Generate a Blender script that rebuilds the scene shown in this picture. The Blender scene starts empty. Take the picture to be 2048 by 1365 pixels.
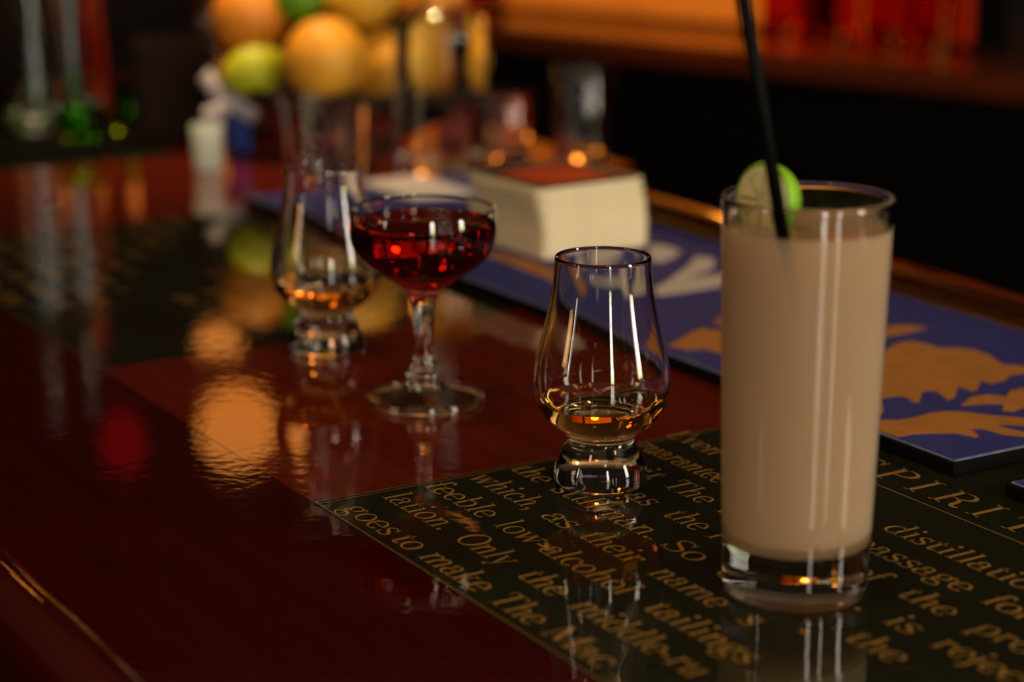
import bpy, bmesh, math, random
from mathutils import Vector, Matrix
random.seed(7)
R = math.radians
sc = bpy.context.scene
C = sc.collection

# ------------------------------------------------------------------ camera
F, PITCH, H = 4190.0, R(14.35), 0.326        # focal length in pixels of a 2048 wide frame; bar top is z = 0
cd = bpy.data.cameras.new('camera'); cam = bpy.data.objects.new('camera', cd); C.objects.link(cam)
cd.sensor_fit = 'HORIZONTAL'; cd.sensor_width = 36.0; cd.lens = 36.0 * F / 2048.0
cam.location = (0, 0, H); cam.rotation_euler = (math.pi / 2 - PITCH, 0, 0)
cd.clip_start = 0.01; cd.clip_end = 50
cd.dof.use_dof = True; cd.dof.focus_distance = 1.0; cd.dof.aperture_fstop = 4.3
sc.camera = cam
# ------------------------------------------------------------------ world, exposure
w = bpy.data.worlds.new('world'); sc.world = w; w.use_nodes = True
w.node_tree.nodes['Background'].inputs[0].default_value = (0.02, 0.016, 0.013, 1)
w.node_tree.nodes['Background'].inputs[1].default_value = 0.2
vs = sc.view_settings
vs.view_transform = 'Standard'; vs.look = 'None'; vs.exposure = 0.0; vs.gamma = 1.0; vs.use_curve_mapping = False
cy = sc.cycles
cy.max_bounces = 14; cy.transmission_bounces = 12; cy.glossy_bounces = 4; cy.diffuse_bounces = 2
cy.volume_bounces = 10; cy.transparent_max_bounces = 16
cy.use_denoising = True; cy.use_adaptive_sampling = True; cy.adaptive_threshold = 0.04; cy.adaptive_min_samples = 16; cy.sample_clamp_indirect = 5.0
WINDOW_LIGHT = 25.0

# ------------------------------------------------------------------ coordinates
BA = R(31.2)
U = Vector((math.sin(BA), -math.cos(BA), 0)); V = Vector((math.cos(BA), math.sin(BA), 0))   # along the bar / across it
BAR_M = Matrix(((U.x, V.x, 0, 0), (U.y, V.y, 0, 0), (0, 0, 1, 0), (0, 0, 0, 1)))
def bar(u, v, z=0): return U * u + V * v + Vector((0, 0, z))
def at(px, py, z=0):                                   # a picture point on the level z
    x = (px - 1024) / F; y = (py - 682.5) / F
    dy = math.cos(PITCH) - y * math.sin(PITCH); dz = -math.sin(PITCH) - y * math.cos(PITCH)
    t = (z - H) / dz
    return Vector((x * t, dy * t, z))
def at_d(px, py, Y):                                   # a picture point at the distance Y
    x = (px - 1024) / F; y = (py - 682.5) / F
    dy = math.cos(PITCH) - y * math.sin(PITCH); dz = -math.sin(PITCH) - y * math.cos(PITCH)
    t = Y / dy
    return Vector((x * t, Y, H + dz * t))
def uv_of(p): return p.dot(U), p.dot(V)

# ------------------------------------------------------------------ materials
def new_mat(name):
    m = bpy.data.materials.new(name); m.use_nodes = True
    nt = m.node_tree
    return m, nt, nt.nodes['Principled BSDF']
def plain(name, col, rough=0.5, spec=0.5, metal=0.0, bump=0.0, bscale=80, var=0.0, vscale=20, sss=0.0, coat=0.0):
    m, nt, b = new_mat(name)
    b.inputs['Base Color'].default_value = (*col, 1); b.inputs['Roughness'].default_value = rough
    b.inputs['Specular IOR Level'].default_value = spec; b.inputs['Metallic'].default_value = metal
    b.inputs['Coat Weight'].default_value = coat
    if sss:
        b.inputs['Subsurface Weight'].default_value = sss; b.inputs['Subsurface Radius'].default_value = (0.01, 0.006, 0.003)
        b.inputs['Subsurface Scale'].default_value = 0.6
    tc = nt.nodes.new('ShaderNodeTexCoord')
    if var:
        n = nt.nodes.new('ShaderNodeTexNoise'); n.inputs['Scale'].default_value = vscale; n.inputs['Detail'].default_value = 5
        nt.links.new(tc.outputs['Object'], n.inputs['Vector'])
        r = nt.nodes.new('ShaderNodeValToRGB')
        r.color_ramp.elements[0].position = 0.3; r.color_ramp.elements[1].position = 0.7
        r.color_ramp.elements[0].color = (*[c * (1 - var) for c in col], 1); r.color_ramp.elements[1].color = (*[min(1, c * (1 + var)) for c in col], 1)
        nt.links.new(n.outputs['Fac'], r.inputs['Fac']); nt.links.new(r.outputs['Color'], b.inputs['Base Color'])
    if bump:
        n = nt.nodes.new('ShaderNodeTexNoise'); n.inputs['Scale'].default_value = bscale; n.inputs['Detail'].default_value = 3
        nt.links.new(tc.outputs['Object'], n.inputs['Vector'])
        bp = nt.nodes.new('ShaderNodeBump'); bp.inputs['Strength'].default_value = 1; bp.inputs['Distance'].default_value = bump
        nt.links.new(n.outputs['Fac'], bp.inputs['Height']); nt.links.new(bp.outputs['Normal'], b.inputs['Normal'])
    return m
def lacquer(name, col, grain=None, rough=0.04, amp=0.00006):       # anything under the bar's wavy clear varnish
    m, nt, b = new_mat(name)
    b.inputs['Base Color'].default_value = (*col, 1); b.inputs['Roughness'].default_value = rough; b.inputs['IOR'].default_value = 1.5
    g = nt.nodes.new('ShaderNodeNewGeometry')
    rot = nt.nodes.new('ShaderNodeMapping'); rot.inputs['Rotation'].default_value = (0, 0, -R(-58.8)); rot.inputs['Scale'].default_value = (1, 1, 1)
    nt.links.new(g.outputs['Position'], rot.inputs['Vector'])
    n1 = nt.nodes.new('ShaderNodeTexNoise'); n1.inputs['Scale'].default_value = 130; n1.inputs['Detail'].default_value = 1.5
    n2 = nt.nodes.new('ShaderNodeTexNoise'); n2.inputs['Scale'].default_value = 22; n2.inputs['Detail'].default_value = 1
    nt.links.new(g.outputs['Position'], n1.inputs['Vector']); nt.links.new(g.outputs['Position'], n2.inputs['Vector'])
    b1 = nt.nodes.new('ShaderNodeBump'); b1.inputs['Strength'].default_value = 1; b1.inputs['Distance'].default_value = amp
    b2 = nt.nodes.new('ShaderNodeBump'); b2.inputs['Strength'].default_value = 1; b2.inputs['Distance'].default_value = amp * 1.2
    nt.links.new(n1.outputs['Fac'], b1.inputs['Height']); nt.links.new(n2.outputs['Fac'], b2.inputs['Height'])
    nt.links.new(b2.outputs['Normal'], b1.inputs['Normal']); nt.links.new(b1.outputs['Normal'], b.inputs['Normal'])
    if grain:
        mp = nt.nodes.new('ShaderNodeMapping'); mp.inputs['Scale'].default_value = (3, 60, 1)
        nt.links.new(rot.outputs['Vector'], mp.inputs['Vector'])
        n = nt.nodes.new('ShaderNodeTexNoise'); n.inputs['Scale'].default_value = 1.5; n.inputs['Detail'].default_value = 6; n.inputs['Roughness'].default_value = 0.6
        nt.links.new(mp.outputs['Vector'], n.inputs['Vector'])
        r = nt.nodes.new('ShaderNodeValToRGB'); r.color_ramp.elements[0].position = 0.3; r.color_ramp.elements[1].position = 0.75
        r.color_ramp.elements[0].color = (*col, 1); r.color_ramp.elements[1].color = (*grain, 1)
        nt.links.new(n.outputs['Fac'], r.inputs['Fac']); nt.links.new(r.outputs['Color'], b.inputs['Base Color'])
    return m
def glass(name, col=(1, 1, 1), ior=1.5, rough=0.0, absorb=None, dens=0.0):
    m = bpy.data.materials.new(name); m.use_nodes = True; nt = m.node_tree; nt.nodes.clear()
    out = nt.nodes.new('ShaderNodeOutputMaterial'); g = nt.nodes.new('ShaderNodeBsdfGlass')
    g.inputs['Color'].default_value = (*col, 1); g.inputs['IOR'].default_value = ior; g.inputs['Roughness'].default_value = rough
    nt.links.new(g.outputs[0], out.inputs['Surface'])
    if absorb:
        a = nt.nodes.new('ShaderNodeVolumeAbsorption'); a.inputs['Color'].default_value = (*absorb, 1); a.inputs['Density'].default_value = dens
        nt.links.new(a.outputs[0], out.inputs['Volume'])
    return m
def liquid(name, level, absorb, dens, ior=1.36):            # air above it, glass around it
    m = glass(name, (1, 1, 1), ior, 0, absorb, dens); nt = m.node_tree
    g = next(n for n in nt.nodes if n.type == 'BSDF_GLASS')
    tc = nt.nodes.new('ShaderNodeTexCoord'); sp = nt.nodes.new('ShaderNodeSeparateXYZ'); nt.links.new(tc.outputs['Object'], sp.inputs[0])
    gt = nt.nodes.new('ShaderNodeMath'); gt.operation = 'GREATER_THAN'; gt.inputs[1].default_value = level - 0.00005; nt.links.new(sp.outputs['Z'], gt.inputs[0])
    ml = nt.nodes.new('ShaderNodeMath'); ml.operation = 'MULTIPLY_ADD'; ml.inputs[1].default_value = ior - ior / 1.5; ml.inputs[2].default_value = ior / 1.5
    nt.links.new(gt.outputs[0], ml.inputs[0]); nt.links.new(ml.outputs[0], g.inputs['IOR'])
    return m
def emit(name, col, strength, col2=None, axis='Z', lo=0.0, hi=1.0, noise=0.0, nscale=3.0):
    m = bpy.data.materials.new(name); m.use_nodes = True; nt = m.node_tree; nt.nodes.clear()
    out = nt.nodes.new('ShaderNodeOutputMaterial'); e = nt.nodes.new('ShaderNodeEmission')
    e.inputs['Color'].default_value = (*col, 1); e.inputs['Strength'].default_value = strength
    nt.links.new(e.outputs[0], out.inputs['Surface'])
    if col2:
        tc = nt.nodes.new('ShaderNodeTexCoord'); sp = nt.nodes.new('ShaderNodeSeparateXYZ')
        nt.links.new(tc.outputs['Object'], sp.inputs[0])
        mr = nt.nodes.new('ShaderNodeMapRange'); mr.inputs['From Min'].default_value = lo; mr.inputs['From Max'].default_value = hi
        nt.links.new(sp.outputs[axis], mr.inputs['Value'])
        fac = mr.outputs[0]
        if noise:
            n = nt.nodes.new('ShaderNodeTexNoise'); n.inputs['Scale'].default_value = nscale; n.inputs['Detail'].default_value = 4
            nt.links.new(tc.outputs['Object'], n.inputs['Vector'])
            ma = nt.nodes.new('ShaderNodeMath'); ma.operation = 'MULTIPLY_ADD'
            nt.links.new(n.outputs['Fac'], ma.inputs[0]); ma.inputs[1].default_value = noise
            sub = nt.nodes.new('ShaderNodeMath'); sub.operation = 'SUBTRACT'; sub.inputs[1].default_value = noise * 0.5
            nt.links.new(fac, sub.inputs[0]); nt.links.new(sub.outputs[0], ma.inputs[2]); fac = ma.outputs[0]
        r = nt.nodes.new('ShaderNodeValToRGB'); r.color_ramp.elements[0].color = (*col, 1); r.color_ramp.elements[1].color = (*col2, 1)
        nt.links.new(fac, r.inputs['Fac']); nt.links.new(r.outputs['Color'], e.inputs['Color'])
    return m

M = {}
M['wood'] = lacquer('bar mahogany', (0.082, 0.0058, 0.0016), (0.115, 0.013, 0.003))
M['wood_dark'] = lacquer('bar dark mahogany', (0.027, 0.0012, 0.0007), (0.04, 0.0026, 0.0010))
M['panel'] = lacquer('printed panel green', (0.012, 0.0125, 0.006))
M['gold_ink'] = lacquer('printed gold ink', (0.27, 0.155, 0.040))
M['gold_dim'] = lacquer('printed border ink', (0.14, 0.075, 0.02))
M['rail'] = lacquer('rail mahogany', (0.022, 0.002, 0.0008), (0.03, 0.004, 0.001), rough=0.11, amp=0.0001)
M['glass'] = glass('clear glass', ior=1.5)
M['bglass'] = glass('bottle glass', (0.97, 0.99, 0.98), 1.5)
M['gglass'] = glass('green glass', (0.45, 0.8, 0.2), 1.5)
M['spirit'] = liquid('clear spirit', .148, (0.9, 0.95, 0.9), 1.0)
M['whisky'] = liquid('whisky', .0425, (1.0, 0.70, 0.05), 44)
M['cocktail'] = liquid('red cocktail', .1035, (0.80, 0.05, 0.015), 70)
M['black_rubber'] = plain('black rubber', (0.003, 0.0026, 0.0026), 0.9, 0.08)
M['mat_blue'] = plain('blue mat print', (0.019, 0.026, 0.155), 0.75, 0.25, var=0.12, vscale=60)
M['mat_gold'] = plain('gold mat print', (0.31, 0.130, 0.027), 0.75, 0.25, var=0.12, vscale=60)
M['mat_white'] = plain('white mat print', (0.46, 0.43, 0.42), 0.75, 0.25)
M['mat_edge'] = plain('worn mat edge', (0.16, 0.19, 0.30), 0.8, 0.25, var=0.4, vscale=300)
M['card'] = plain('cream card', (0.75, 0.65, 0.43), 0.9, 0.1, var=0.06, vscale=30)
M['card_dark'] = plain('dark card print', (0.02, 0.014, 0.018), 0.6, 0.3)
M['card_red'] = plain('red card print', (0.50, 0.055, 0.015), 0.6, 0.3, var=0.25, vscale=60)
M['straw'] = plain('black plastic', (0.0015, 0.0015, 0.0015), 0.5, 0.06)
M['lime_peel'] = plain('lime peel', (0.17, 0.38, 0.012), 0.45, 0.4, bump=0.0006, bscale=500, var=0.35, vscale=60)
M['lime_flesh'] = plain('lime flesh', (0.62, 0.52, 0.26), 0.4, 0.4, sss=0.3, var=0.2, vscale=150)
M['lime_pith'] = plain('lime pith', (0.60, 0.58, 0.32), 0.6, 0.3)
M['orange'] = plain('orange peel', (0.70, 0.33, 0.02), 0.5, 0.4, bump=0.0006, bscale=350, var=0.1, vscale=40)
M['orange_deep'] = plain('deep orange peel', (0.60, 0.21, 0.01), 0.5, 0.4, bump=0.0006, bscale=350, var=0.1, vscale=40)
M['lemon'] = plain('lemon peel', (0.70, 0.36, 0.02), 0.5, 0.4, bump=0.0005, bscale=350, var=0.1, vscale=40)
M['lime_skin'] = plain('whole lime peel', (0.10, 0.30, 0.008), 0.45, 0.4, bump=0.0005, bscale=350, var=0.3, vscale=25)
M['lime_yellow'] = plain('ripe lime peel', (0.36, 0.42, 0.01), 0.45, 0.4, bump=0.0005, bscale=350, var=0.4, vscale=18)
M['stem'] = plain('fruit stem end', (0.08, 0.09, 0.02), 0.8)
M['wire'] = plain('black wire', (0.02, 0.018, 0.016), 0.4, 0.5, metal=0.6)
M['napkin'] = plain('white paper', (0.50, 0.50, 0.54), 0.9, 0.1)
M['napkin_blue'] = plain('blue paper print', (0.03, 0.06, 0.30), 0.9, 0.1)
M['brown'] = plain('dark brown leather', (0.018, 0.009, 0.005), 0.7, 0.08, var=0.2)
M['frost'] = plain('frosted white glass', (0.62, 0.72, 0.62), 0.35, 0.5)
M['red_bottle'] = plain('red enamel', (0.30, 0.004, 0.001), 0.6, 0.2)
M['steel'] = plain('dark steel', (0.08, 0.08, 0.085), 0.45, 0.5, metal=0.8)
M['cap'] = plain('black bottle cap', (0.012, 0.012, 0.014), 0.35)
M['label_dark'] = plain('dark label', (0.02, 0.03, 0.03), 0.6)
M['room'] = plain('dark wall paint', (0.022, 0.014, 0.011), 0.85, 0.2, var=0.3, vscale=2)
M['ceiling'] = plain('cream ceiling paint', (0.58, 0.47, 0.34), 0.9, 0.1, var=0.1, vscale=2)
M['floor'] = plain('dark floor boards', (0.03, 0.018, 0.012), 0.6, 0.3, var=0.3, vscale=4)
M['counter'] = lacquer('back counter wood', (0.10, 0.02, 0.006), (0.14, 0.03, 0.008), rough=0.1, amp=0.00008)
M['frame'] = plain('dark window frame', (0.02, 0.015, 0.012), 0.6)
M['cabinet'] = plain('black cabinet front', (0.003, 0.0025, 0.0025), 0.8, 0.1)
M['amber_bottle'] = glass('amber bottle glass', (0.85, 0.35, 0.06), 1.5)

def schlick(nt):                                        # clear-surface reflectance, the same from both sides
    lw_ = nt.nodes.new('ShaderNodeLayerWeight'); lw_.inputs['Blend'].default_value = 0.5
    p_ = nt.nodes.new('ShaderNodeMath'); p_.operation = 'POWER'; p_.inputs[1].default_value = 5.0; nt.links.new(lw_.outputs['Facing'], p_.inputs[0])
    q_ = nt.nodes.new('ShaderNodeMath'); q_.operation = 'MULTIPLY_ADD'; q_.inputs[1].default_value = 0.96; q_.inputs[2].default_value = 0.04; nt.links.new(p_.outputs[0], q_.inputs[0])
    return q_
# the cloudy drink: scattering liquid behind a thin clear wall
def cloudy():
    m = bpy.data.materials.new('cloudy drink'); m.use_nodes = True; nt = m.node_tree; nt.nodes.clear()
    out = nt.nodes.new('ShaderNodeOutputMaterial')
    tr = nt.nodes.new('ShaderNodeBsdfTransparent'); gl = nt.nodes.new('ShaderNodeBsdfGlossy'); gl.inputs['Roughness'].default_value = 0.10
    fr = schlick(nt)
    mx = nt.nodes.new('ShaderNodeMixShader')
    nt.links.new(fr.outputs[0], mx.inputs[0]); nt.links.new(tr.outputs[0], mx.inputs[1]); nt.links.new(gl.outputs[0], mx.inputs[2])
    nt.links.new(mx.outputs[0], out.inputs['Surface'])
    v = nt.nodes.new('ShaderNodeVolumeScatter'); v.inputs['Color'].default_value = (0.95, 0.76, 0.52, 1); v.inputs['Density'].default_value = 105
    v.inputs['Anisotropy'].default_value = 0.0
    v.inputs['Color'].default_value = (1, 1, 1, 1)
    ab = nt.nodes.new('ShaderNodeVolumeAbsorption'); ab.inputs['Color'].default_value = (0.86, 0.71, 0.41, 1); ab.inputs['Density'].default_value = 190
    ad = nt.nodes.new('ShaderNodeAddShader'); nt.links.new(v.outputs[0], ad.inputs[0]); nt.links.new(ab.outputs[0], ad.inputs[1])
    nt.links.new(ad.outputs[0], out.inputs['Volume'])
    return m
M['cloudy'] = cloudy()
def thin_glass():
    m = bpy.data.materials.new('thin clear glass'); m.use_nodes = True; nt = m.node_tree; nt.nodes.clear()
    out = nt.nodes.new('ShaderNodeOutputMaterial'); tr = nt.nodes.new('ShaderNodeBsdfTransparent'); tr.inputs['Color'].default_value = (0.93, 0.96, 0.94, 1)
    gl = nt.nodes.new('ShaderNodeBsdfGlossy'); gl.inputs['Roughness'].default_value = 0.02
    fr = schlick(nt); mx = nt.nodes.new('ShaderNodeMixShader')
    nt.links.new(fr.outputs[0], mx.inputs[0]); nt.links.new(tr.outputs[0], mx.inputs[1]); nt.links.new(gl.outputs[0], mx.inputs[2])
    nt.links.new(mx.outputs[0], out.inputs['Surface']); return m
M['thin_glass'] = thin_glass()

# ------------------------------------------------------------------ mesh helpers
def link(o, parent=None):
    C.objects.link(o)
    if parent: o.parent = parent
    return o
def mesh_obj(name, verts, faces, mat, parent=None, smooth=False):
    me = bpy.data.meshes.new(name); me.from_pydata([tuple(v) for v in verts], [], faces); me.update()
    me.materials.append(mat)
    if smooth:
        me.polygons.foreach_set('use_smooth', [True] * len(me.polygons))
    return link(bpy.data.objects.new(name, me), parent)
def tag(o, label=None, cat=None, group=None, kind=None):
    if label: o['label'] = label
    if cat: o['category'] = cat
    if group: o['group'] = group
    if kind: o['kind'] = kind
    return o
def empty(name, loc=(0, 0, 0), rz=0):
    o = bpy.data.objects.new(name, None); o.empty_display_size = 0.02; link(o)
    o.location = loc; o.rotation_euler = (0, 0, rz); return o
def spline(pts, n=6):                                   # Catmull-Rom through 2D/3D points
    out = []; P = [Vector(p) for p in pts]
    for i in range(len(P) - 1):
        p0 = P[max(i - 1, 0)]; p1 = P[i]; p2 = P[i + 1]; p3 = P[min(i + 2, len(P) - 1)]
        for k in range(n):
            t = k / n
            out.append(0.5 * ((2 * p1) + (p2 - p0) * t + (2 * p0 - 5 * p1 + 4 * p2 - p3) * t * t + (3 * p1 - p0 - 3 * p2 + p3) * t ** 3))
    out.append(P[-1]); return out
def lathe(name, prof, mat, parent=None, seg=96, loc=(0, 0, 0), smooth=True, closed=True):
    verts, faces, rings = [], [], []
    for p in prof:
        r, z = p[0], p[1]
        if r < 1e-6:
            rings.append([len(verts)]); verts.append((0, 0, z))
        else:
            rings.append(list(range(len(verts), len(verts) + seg)))
            for i in range(seg):
                a = 2 * math.pi * i / seg; verts.append((r * math.cos(a), r * math.sin(a), z))
    for a, b in zip(rings, rings[1:]):
        for i in range(seg):
            j = (i + 1) % seg
            if len(a) == 1 and len(b) == 1: continue
            if len(a) == 1: faces.append((a[0], b[j], b[i]))
            elif len(b) == 1: faces.append((a[i], a[j], b[0]))
            else: faces.append((a[i], a[j], b[j], b[i]))
    o = mesh_obj(name, verts, faces, mat, parent, smooth); o.location = loc
    bm = bmesh.new(); bm.from_mesh(o.data); bmesh.ops.recalc_face_normals(bm, faces=bm.faces)
    for e in bm.edges:
        if len(e.link_faces) == 2 and e.calc_face_angle(0) > R(42): e.smooth = False
    bm.to_mesh(o.data); bm.free()
    return o
def box_data(x0, x1, y0, y1, z0, z1):
    v = [(x0, y0, z0), (x1, y0, z0), (x1, y1, z0), (x0, y1, z0), (x0, y0, z1), (x1, y0, z1), (x1, y1, z1), (x0, y1, z1)]
    f = [(0, 3, 2, 1), (4, 5, 6, 7), (0, 1, 5, 4), (1, 2, 6, 5), (2, 3, 7, 6), (3, 0, 4, 7)]
    return v, f
def box(name, dims, mat, parent=None, bevel=0.0, mtx=None):
    v, f = box_data(*dims)
    if mtx: v = [mtx @ Vector(p) for p in v]
    o = mesh_obj(name, v, f, mat, parent)
    if bevel:
        b = o.modifiers.new('bevel', 'BEVEL'); b.width = bevel; b.segments = 2; b.limit_method = 'ANGLE'
    return o
def prism(name, pts, z0, z1, mat, parent=None, mtx=None):   # polygon outline with thickness
    n = len(pts)
    a = sum(pts[i][0] * pts[(i + 1) % n][1] - pts[(i + 1) % n][0] * pts[i][1] for i in range(n))
    if a < 0: pts = pts[::-1]
    v = [(p[0], p[1], z0) for p in pts] + [(p[0], p[1], z1) for p in pts]
    f = [tuple(range(n - 1, -1, -1)), tuple(range(n, 2 * n))] + [(i, (i + 1) % n, (i + 1) % n + n, i + n) for i in range(n)]
    if mtx: v = [mtx @ Vector(p) for p in v]
    return mesh_obj(name, v, f, mat, parent)
def tube(name, pts, r, mat, parent=None, seg=12, caps=True, cyclic=False):
    P = [Vector(p) for p in pts]; verts, faces = [], []
    n = len(P); prev = None
    for i, p in enumerate(P):
        t = ((P[(i + 1) % n] - P[i - 1]) if cyclic else (P[min(i + 1, n - 1)] - P[max(i - 1, 0)])).normalized()
        ref = prev if prev else (Vector((0, 0, 1)) if abs(t.z) < 0.9 else Vector((1, 0, 0)))
        a = (ref - t * ref.dot(t)).normalized(); b = t.cross(a); prev = a
        rr = r[i] if isinstance(r, (list, tuple)) else r
        for k in range(seg):
            an = 2 * math.pi * k / seg; verts.append(p + a * rr * math.cos(an) + b * rr * math.sin(an))
    for i in range(n if cyclic else n - 1):
        for k in range(seg):
            q = (i + 1) % n
            faces.append((i * seg + k, i * seg + (k + 1) % seg, q * seg + (k + 1) % seg, q * seg + k))
    if caps and not cyclic:
        faces.append(tuple(range(seg - 1, -1, -1))); faces.append(tuple((n - 1) * seg + k for k in range(seg)))
    return mesh_obj(name, verts, faces, mat, parent, True)
def copy_tree(o, parent=None):
    c = o.copy(); C.objects.link(c); c.parent = parent
    for ch in list(o.children): copy_tree(ch, c)
    return c

# ------------------------------------------------------------------ the room
X0, X1, Y0, Y1, Z0, Z1 = -3.5, 3.5, -2.6, 5.2, -1.07, 1.95
tag(box('floor', (X0 - .1, X1 + .1, Y0 - .1, Y1 + .1, Z0 - .1, Z0), M['floor']), kind='structure')
tag(box('ceiling', (X0 - .1, X1 + .1, Y0 - .1, Y1 + .1, Z1, Z1 + .1), M['ceiling']), kind='structure')
tag(box('wall_left', (X0 - .1, X0, Y0, Y1, Z0, Z1), M['room']), kind='structure')
tag(box('wall_right', (X1, X1 + .1, Y0, Y1, Z0, Z1), M['room']), kind='structure')
tag(box('wall_back', (X0, X1, Y1, Y1 + .1, Z0, Z1), M['room']), kind='structure')
tag(box('wall_front', (X0, X1, Y0 - .1, Y0, Z0, Z1), M['room']), kind='structure')
M['day'] = emit('daylit pane', (0.38, 0.46, 0.14), WINDOW_LIGHT, (1.0, 0.88, 0.74), 'Z', -0.1, 0.45, 0.8, 4.0)
WIN_N = 0
def window(loc, rz, wd, z0, z1, mat, rows=3):
    """a tall narrow sash in the wall: frame, glazing bars, daylit panes"""
    global WIN_N; WIN_N += 1
    o = empty('window_%d' % WIN_N, (loc[0], loc[1], 0), rz); tag(o, kind='structure')
    t = 0.04
    for n, d in (('window_frame', (-wd / 2 - t, -wd / 2, 0, .05, z0 - t, z1 + t)), ('window_frame', (wd / 2, wd / 2 + t, 0, .05, z0 - t, z1 + t)),
                 ('window_frame', (-wd / 2, wd / 2, 0, .05, z1, z1 + t)), ('window_sill', (-wd / 2, wd / 2, 0, .09, z0 - t, z0))):
        box(n, d, M['frame'], o)
    h = (z1 - z0) / rows
    for i in range(rows):
        box('pane', (-wd / 2, wd / 2, .008, .014, z0 + i * h, z0 + (i + 1) * h - .012), mat, o)
        if i: box('glazing_bar', (-wd / 2, wd / 2, .006, .03, z0 + i * h - .012, z0 + i * h), M['frame'], o)
window((1.07, Y0), 0, 0.42, -0.05, 1.65, M['day'], 4)
window((2.55, Y0), 0, 0.42, -0.05, 1.65, M['day'], 4)
window((X1, -0.55), R(90), 0.60, -0.05, 1.65, M['day'], 4)
window((X0, -0.9), R(-90), 0.12, 0.1, 1.5, M['day'], 4)

# ------------------------------------------------------------------ bar counter
counter = empty('bar_counter', bar(-1.0, 0.6, Z0))
tag(counter, 'long polished red mahogany bar counter with printed green panels and rounded edges', 'bar counter')
def bpart(name, u0, u1, v0, v1, z0, z1, mat, parent=None, bevel=0.0):
    o = box(name, (u0, u1, v0, v1, z0, z1), mat, parent or counter, bevel, BAR_M)
    o.matrix_parent_inverse = Matrix.Translation(-Vector((parent or counter).location)) if (parent or counter) is counter else Matrix()
    return o
UA, UB = -2.55, 0.75
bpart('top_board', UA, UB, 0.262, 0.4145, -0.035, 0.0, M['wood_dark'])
PANELS = [(-0.8715, -0.45), (-1.582, -1.1610), (-2.29, -1.871)]
prevu = UB
for a, b in PANELS:                                     # red boards between the panels
    bpart('top_board', b, prevu, 0.415, 0.985, -0.035, 0.0, M['wood']); prevu = a
bpart('top_board', UA, prevu, 0.415, 0.985, -0.035, 0.0, M['wood'])
for a, b in PANELS:
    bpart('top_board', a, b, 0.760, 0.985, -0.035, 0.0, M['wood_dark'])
bpart('top_board', UA, -1.60, 0.985, 1.10, -0.035, 0.0, M['wood'])      # the wider far end
def rail(name, prof, mat, ua=UA):                              # profile in (v, z) swept along the bar
    n = len(prof)
    v = [BAR_M @ Vector((ua, p[0], p[1])) for p in prof] + [BAR_M @ Vector((UB, p[0], p[1])) for p in prof]
    f = [(i, (i + 1) % n, (i + 1) % n + n, i + n) for i in range(n)] + [tuple(range(n - 1, -1, -1)), tuple(range(n, 2 * n))]
    o = mesh_obj(name, v, f, mat, counter, True); o.matrix_parent_inverse = Matrix.Translation(-Vector(counter.location))
    bm = bmesh.new(); bm.from_mesh(o.data); bmesh.ops.recalc_face_normals(bm, faces=bm.faces); bm.to_mesh(o.data); bm.free()
    return o
rail('far_rail', [(0.963 + 0.030 * math.cos(t), -0.010 + 0.030 * math.sin(t)) for t in [R(a) for a in range(-180, 180, 12)]], M['rail'], -1.60)
rail('near_rail', [(0.232, -0.03), (0.2315, -0.004), (0.234, 0.003), (0.240, 0.0065), (0.250, 0.0075), (0.260, 0.0055), (0.266, 0.001), (0.267, -0.03)], M['wood_dark'])
bpart('front_cladding', UA, UB, 0.30, 0.33, Z0, -0.035, M['wood_dark'])
bpart('rear_cladding', UA, UB, 0.90, 0.93, Z0, -0.035, M['cabinet'])

# ---- lettering: a roman face with thick stems and thin hairlines
WT, WN = 0.082, 0.030
class Pen:
    def __init__(s): s.v, s.f = [], []
    def poly(s, pts):
        k = len(s.v); s.v += [(p[0], p[1]) for p in pts]; s.f.append(tuple(range(k, k + len(pts))))
    def line(s, x0, y0, x1, y1, w):
        d = Vector((x1 - x0, y1 - y0)); d.normalize(); n = Vector((-d.y, d.x)) * w / 2
        s.poly([(x0 + n.x, y0 + n.y), (x0 - n.x, y0 - n.y), (x1 - n.x, y1 - n.y), (x1 + n.x, y1 + n.y)])
    def stroke(s, P, wt=WT, wn=WN, widths=None):
        P = [Vector(p) for p in P]; L, Rr = [], []
        for i, p in enumerate(P):
            t = P[min(i + 1, len(P) - 1)] - P[max(i - 1, 0)]; t.normalize()
            w = widths[i] if widths else wn + (wt - wn) * abs(t.y) ** 1.6
            n = Vector((-t.y, t.x)) * w / 2; L.append(p + n); Rr.append(p - n)
        for i in range(len(P) - 1): s.poly([L[i], Rr[i], Rr[i + 1], L[i + 1]])
    def ell(s, cx, cy, rx, ry, a0, a1, wt=WT, wn=WN, n=20):
        s.stroke([(cx + rx * math.cos(R(a0 + (a1 - a0) * i / n)), cy + ry * math.sin(R(a0 + (a1 - a0) * i / n))) for i in range(n + 1)], wt, wn)
    def stem(s, x, y0, y1, w=WT): s.poly([(x - w / 2, y0), (x + w / 2, y0), (x + w / 2, y1), (x - w / 2, y1)])
    def ser(s, x, y, h=0.095, top=False, left=None):
        a, b = (x - h, x + (h if left is None else left)); y0 = y - 0.028 if top else y
        s.poly([(a, y0), (b, y0), (b, y0 + 0.028), (a, y0 + 0.028)])
    def dot(s, x, y, r): s.poly([(x + r * math.cos(R(a)), y + r * math.sin(R(a))) for a in range(0, 360, 36)])
XH, CH, AH = 0.46, 0.70, 0.73
def g_arch(p, x0, x1, top=XH):
    p.stroke(spline([(x0 + .03, .29), (x0 + .09, .40), ((x0 + x1) / 2 + .04, .445), (x1 - .015, .40), (x1, .29)], 4), WT, WN); p.stem(x1, 0, .31)
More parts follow.
